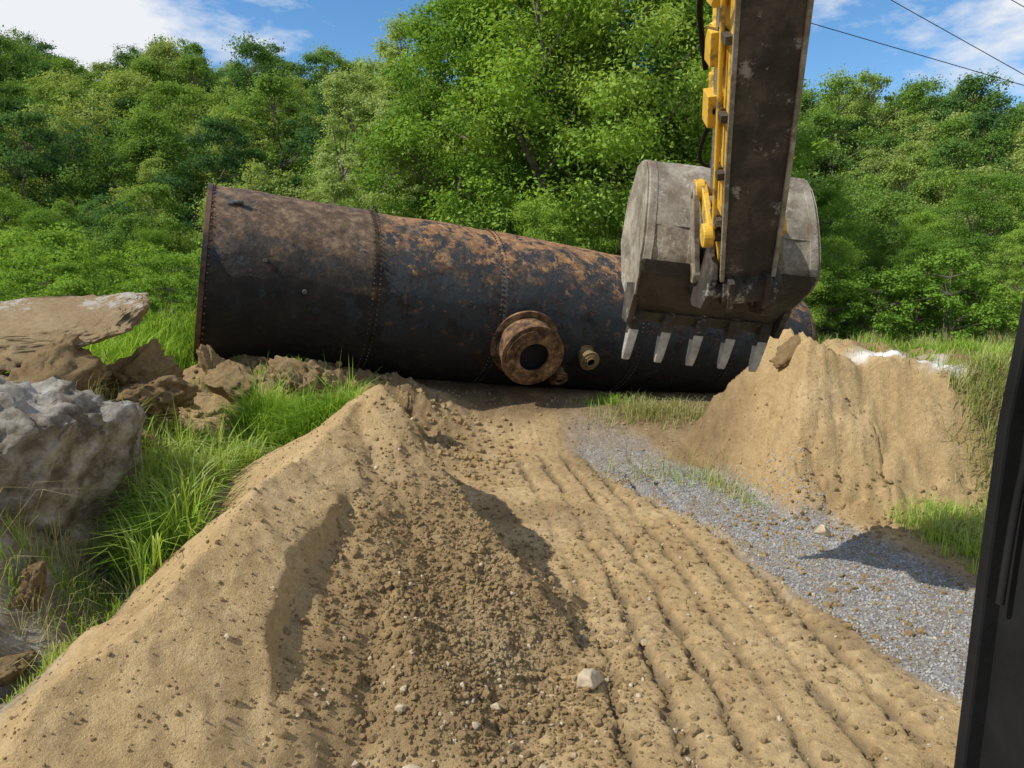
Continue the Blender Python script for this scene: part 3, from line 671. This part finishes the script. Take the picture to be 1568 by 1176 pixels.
for i in range(5):
    x=-.65+1.30*i/4
    def hexa(B,sec):
        rings=[[B.verts.new(MBk@Vector((x+sx*w+.10*(z0+.3),y0+sy*d,z0))) for sx,sy in ((-1,-1),(1,-1),(1,1),(-1,1))] for (y0,z0,w,d) in sec]
        for a,b in zip(rings[:-1],rings[1:]):
            for j in range(4): B.faces.new((a[j],a[(j+1)%4],b[(j+1)%4],b[j]))
        B.faces.new(rings[0]); B.faces.new(rings[-1][::-1])
    hexa(bm,[(.74,-.30,.045,.03),(.78,-.40,.056,.075),(.80,-.60,.050,.06)])
    hexa(bt,[(.795,-.55,.050,.072),(.80,-.66,.046,.058),(.81,-.79,.042,.04),(.815,-.86,.035,.018)])
bm_obj('tooth_adapters',bm,MGr,exc,.008); bm_obj('bucket_teeth',bt,M_tooth,exc,.010)
bm=bmesh.new()
for sx in (-1,1):
    prism(bm,[(.42,-.10),(.70,-.50),(.92,-.46),(.95,-.1)],MBk,sx*.74-.03,sx*.74+.03)
bm_obj('side_cutters',bm,MGr,exc,.006)
edge=[(.70,3.9),(.655,3.5),(.62,3.17),(.604,3.02),(.596,2.81),(.590,2.55),(.586,2.2),(.584,1.6)]
bm=bmesh.new()
def post(dx0,dx1,y0,y1):
    rr=[[bm.verts.new((x+dx,yy,z_)) for dx,yy in ((dx0,y0),(dx1,y0),(dx1,y1),(dx0,y1))] for x,z_ in edge]
    for a,b in zip(rr[:-1],rr[1:]):
        for j in range(4): bm.faces.new((a[j],a[(j+1)%4],b[(j+1)%4],b[j]))
    bm.faces.new(rr[0]); bm.faces.new(rr[-1][::-1])
post(.022,.14,.80,.93); post(0,.03,.885,.905)
bm_obj('cab_pillar',bm,M_rub,exc,.004)
curve('cab_hose',[(.645,.86,3.2),(.612,.86,3.1),(.618,.86,3.0),(.606,.86,2.93),(.60,.86,2.8)],.005,M_rub,exc)
# ------------------------------------------------------------------ power lines
pl=empty('power_lines')
def wire(name,p,q):
    p=Vector(p);q=Vector(q); curve(name,[p.lerp(q,i/20)[:] for i in range(21)],.02,M_rub,pl)
wire('wire_a',(-8,40,22.2),(60,42,4.6))
wire('wire_b',(8,40,22.7),(50,42,2.6))
wire('wire_c',(14,40,22.7),(50,42,6.0))
# ------------------------------------------------------------------ light, sky
az=Vector((-1,-.36)).normalized(); el=R(46)
sd=Vector((az.x*math.cos(el),az.y*math.cos(el),math.sin(el)))
L=bpy.data.lights.new('sun','SUN'); L.energy=5.0; L.angle=R(.5); L.color=(1,.955,.87)
lo=bpy.data.objects.new('sun',L); link(lo); lo.rotation_euler=sd.to_track_quat('Z','Y').to_euler()
W=bpy.data.worlds.new('World'); S.world=W; W.use_nodes=True; nt=W.node_tree; nt.nodes.clear()
out=N(nt,'ShaderNodeOutputWorld'); bg=N(nt,'ShaderNodeBackground'); bg.inputs[1].default_value=.11
sky=N(nt,'ShaderNodeTexSky'); sky.sky_type='NISHITA'; sky.sun_disc=False; sky.sun_elevation=el; sky.sun_rotation=math.atan2(az.x,az.y)
sky.air_density=1.0; sky.dust_density=.2; sky.ozone_density=2.5
tc=N(nt,'ShaderNodeTexCoord'); mp=N(nt,'ShaderNodeMapping'); nt.links.new(tc.outputs['Generated'],mp.inputs[0]); mp.inputs['Scale'].default_value=(1,1,2.6); mp.inputs['Location'].default_value=(.35,.1,.2)
nf=noise(nt,mp.outputs[0],3.2,7,.6)
sx=N(nt,'ShaderNodeSeparateXYZ'); nt.links.new(tc.outputs['Generated'],sx.inputs[0])
bias=math_(nt,'MULTIPLY',math_(nt,'ABSOLUTE',sx.outputs[0]),.30)
cl=ramp(nt,math_(nt,'ADD',nf,bias),[(.58,gray(0)),(.70,gray(1))])
hs=N(nt,'ShaderNodeHueSaturation'); hs.inputs['Saturation'].default_value=1.25; hs.inputs['Value'].default_value=1.45; nt.links.new(sky.outputs[0],hs.inputs['Color'])
c=mix(nt,cl,hs.outputs[0],(7.8,8.0,8.4))
nt.links.new(c,bg.inputs[0]); nt.links.new(bg.outputs[0],out.inputs[0])
# ------------------------------------------------------------------ camera
cam=bpy.data.cameras.new('camera'); cam.lens=26; cam.sensor_width=36; cam.clip_start=.05; cam.clip_end=3000
co=bpy.data.objects.new('camera',cam); link(co); co.location=(0,0,3.2); co.rotation_euler=(R(81.6),0,0); S.camera=co
S.view_settings.view_transform='Standard'; S.view_settings.look='None'; S.view_settings.exposure=0
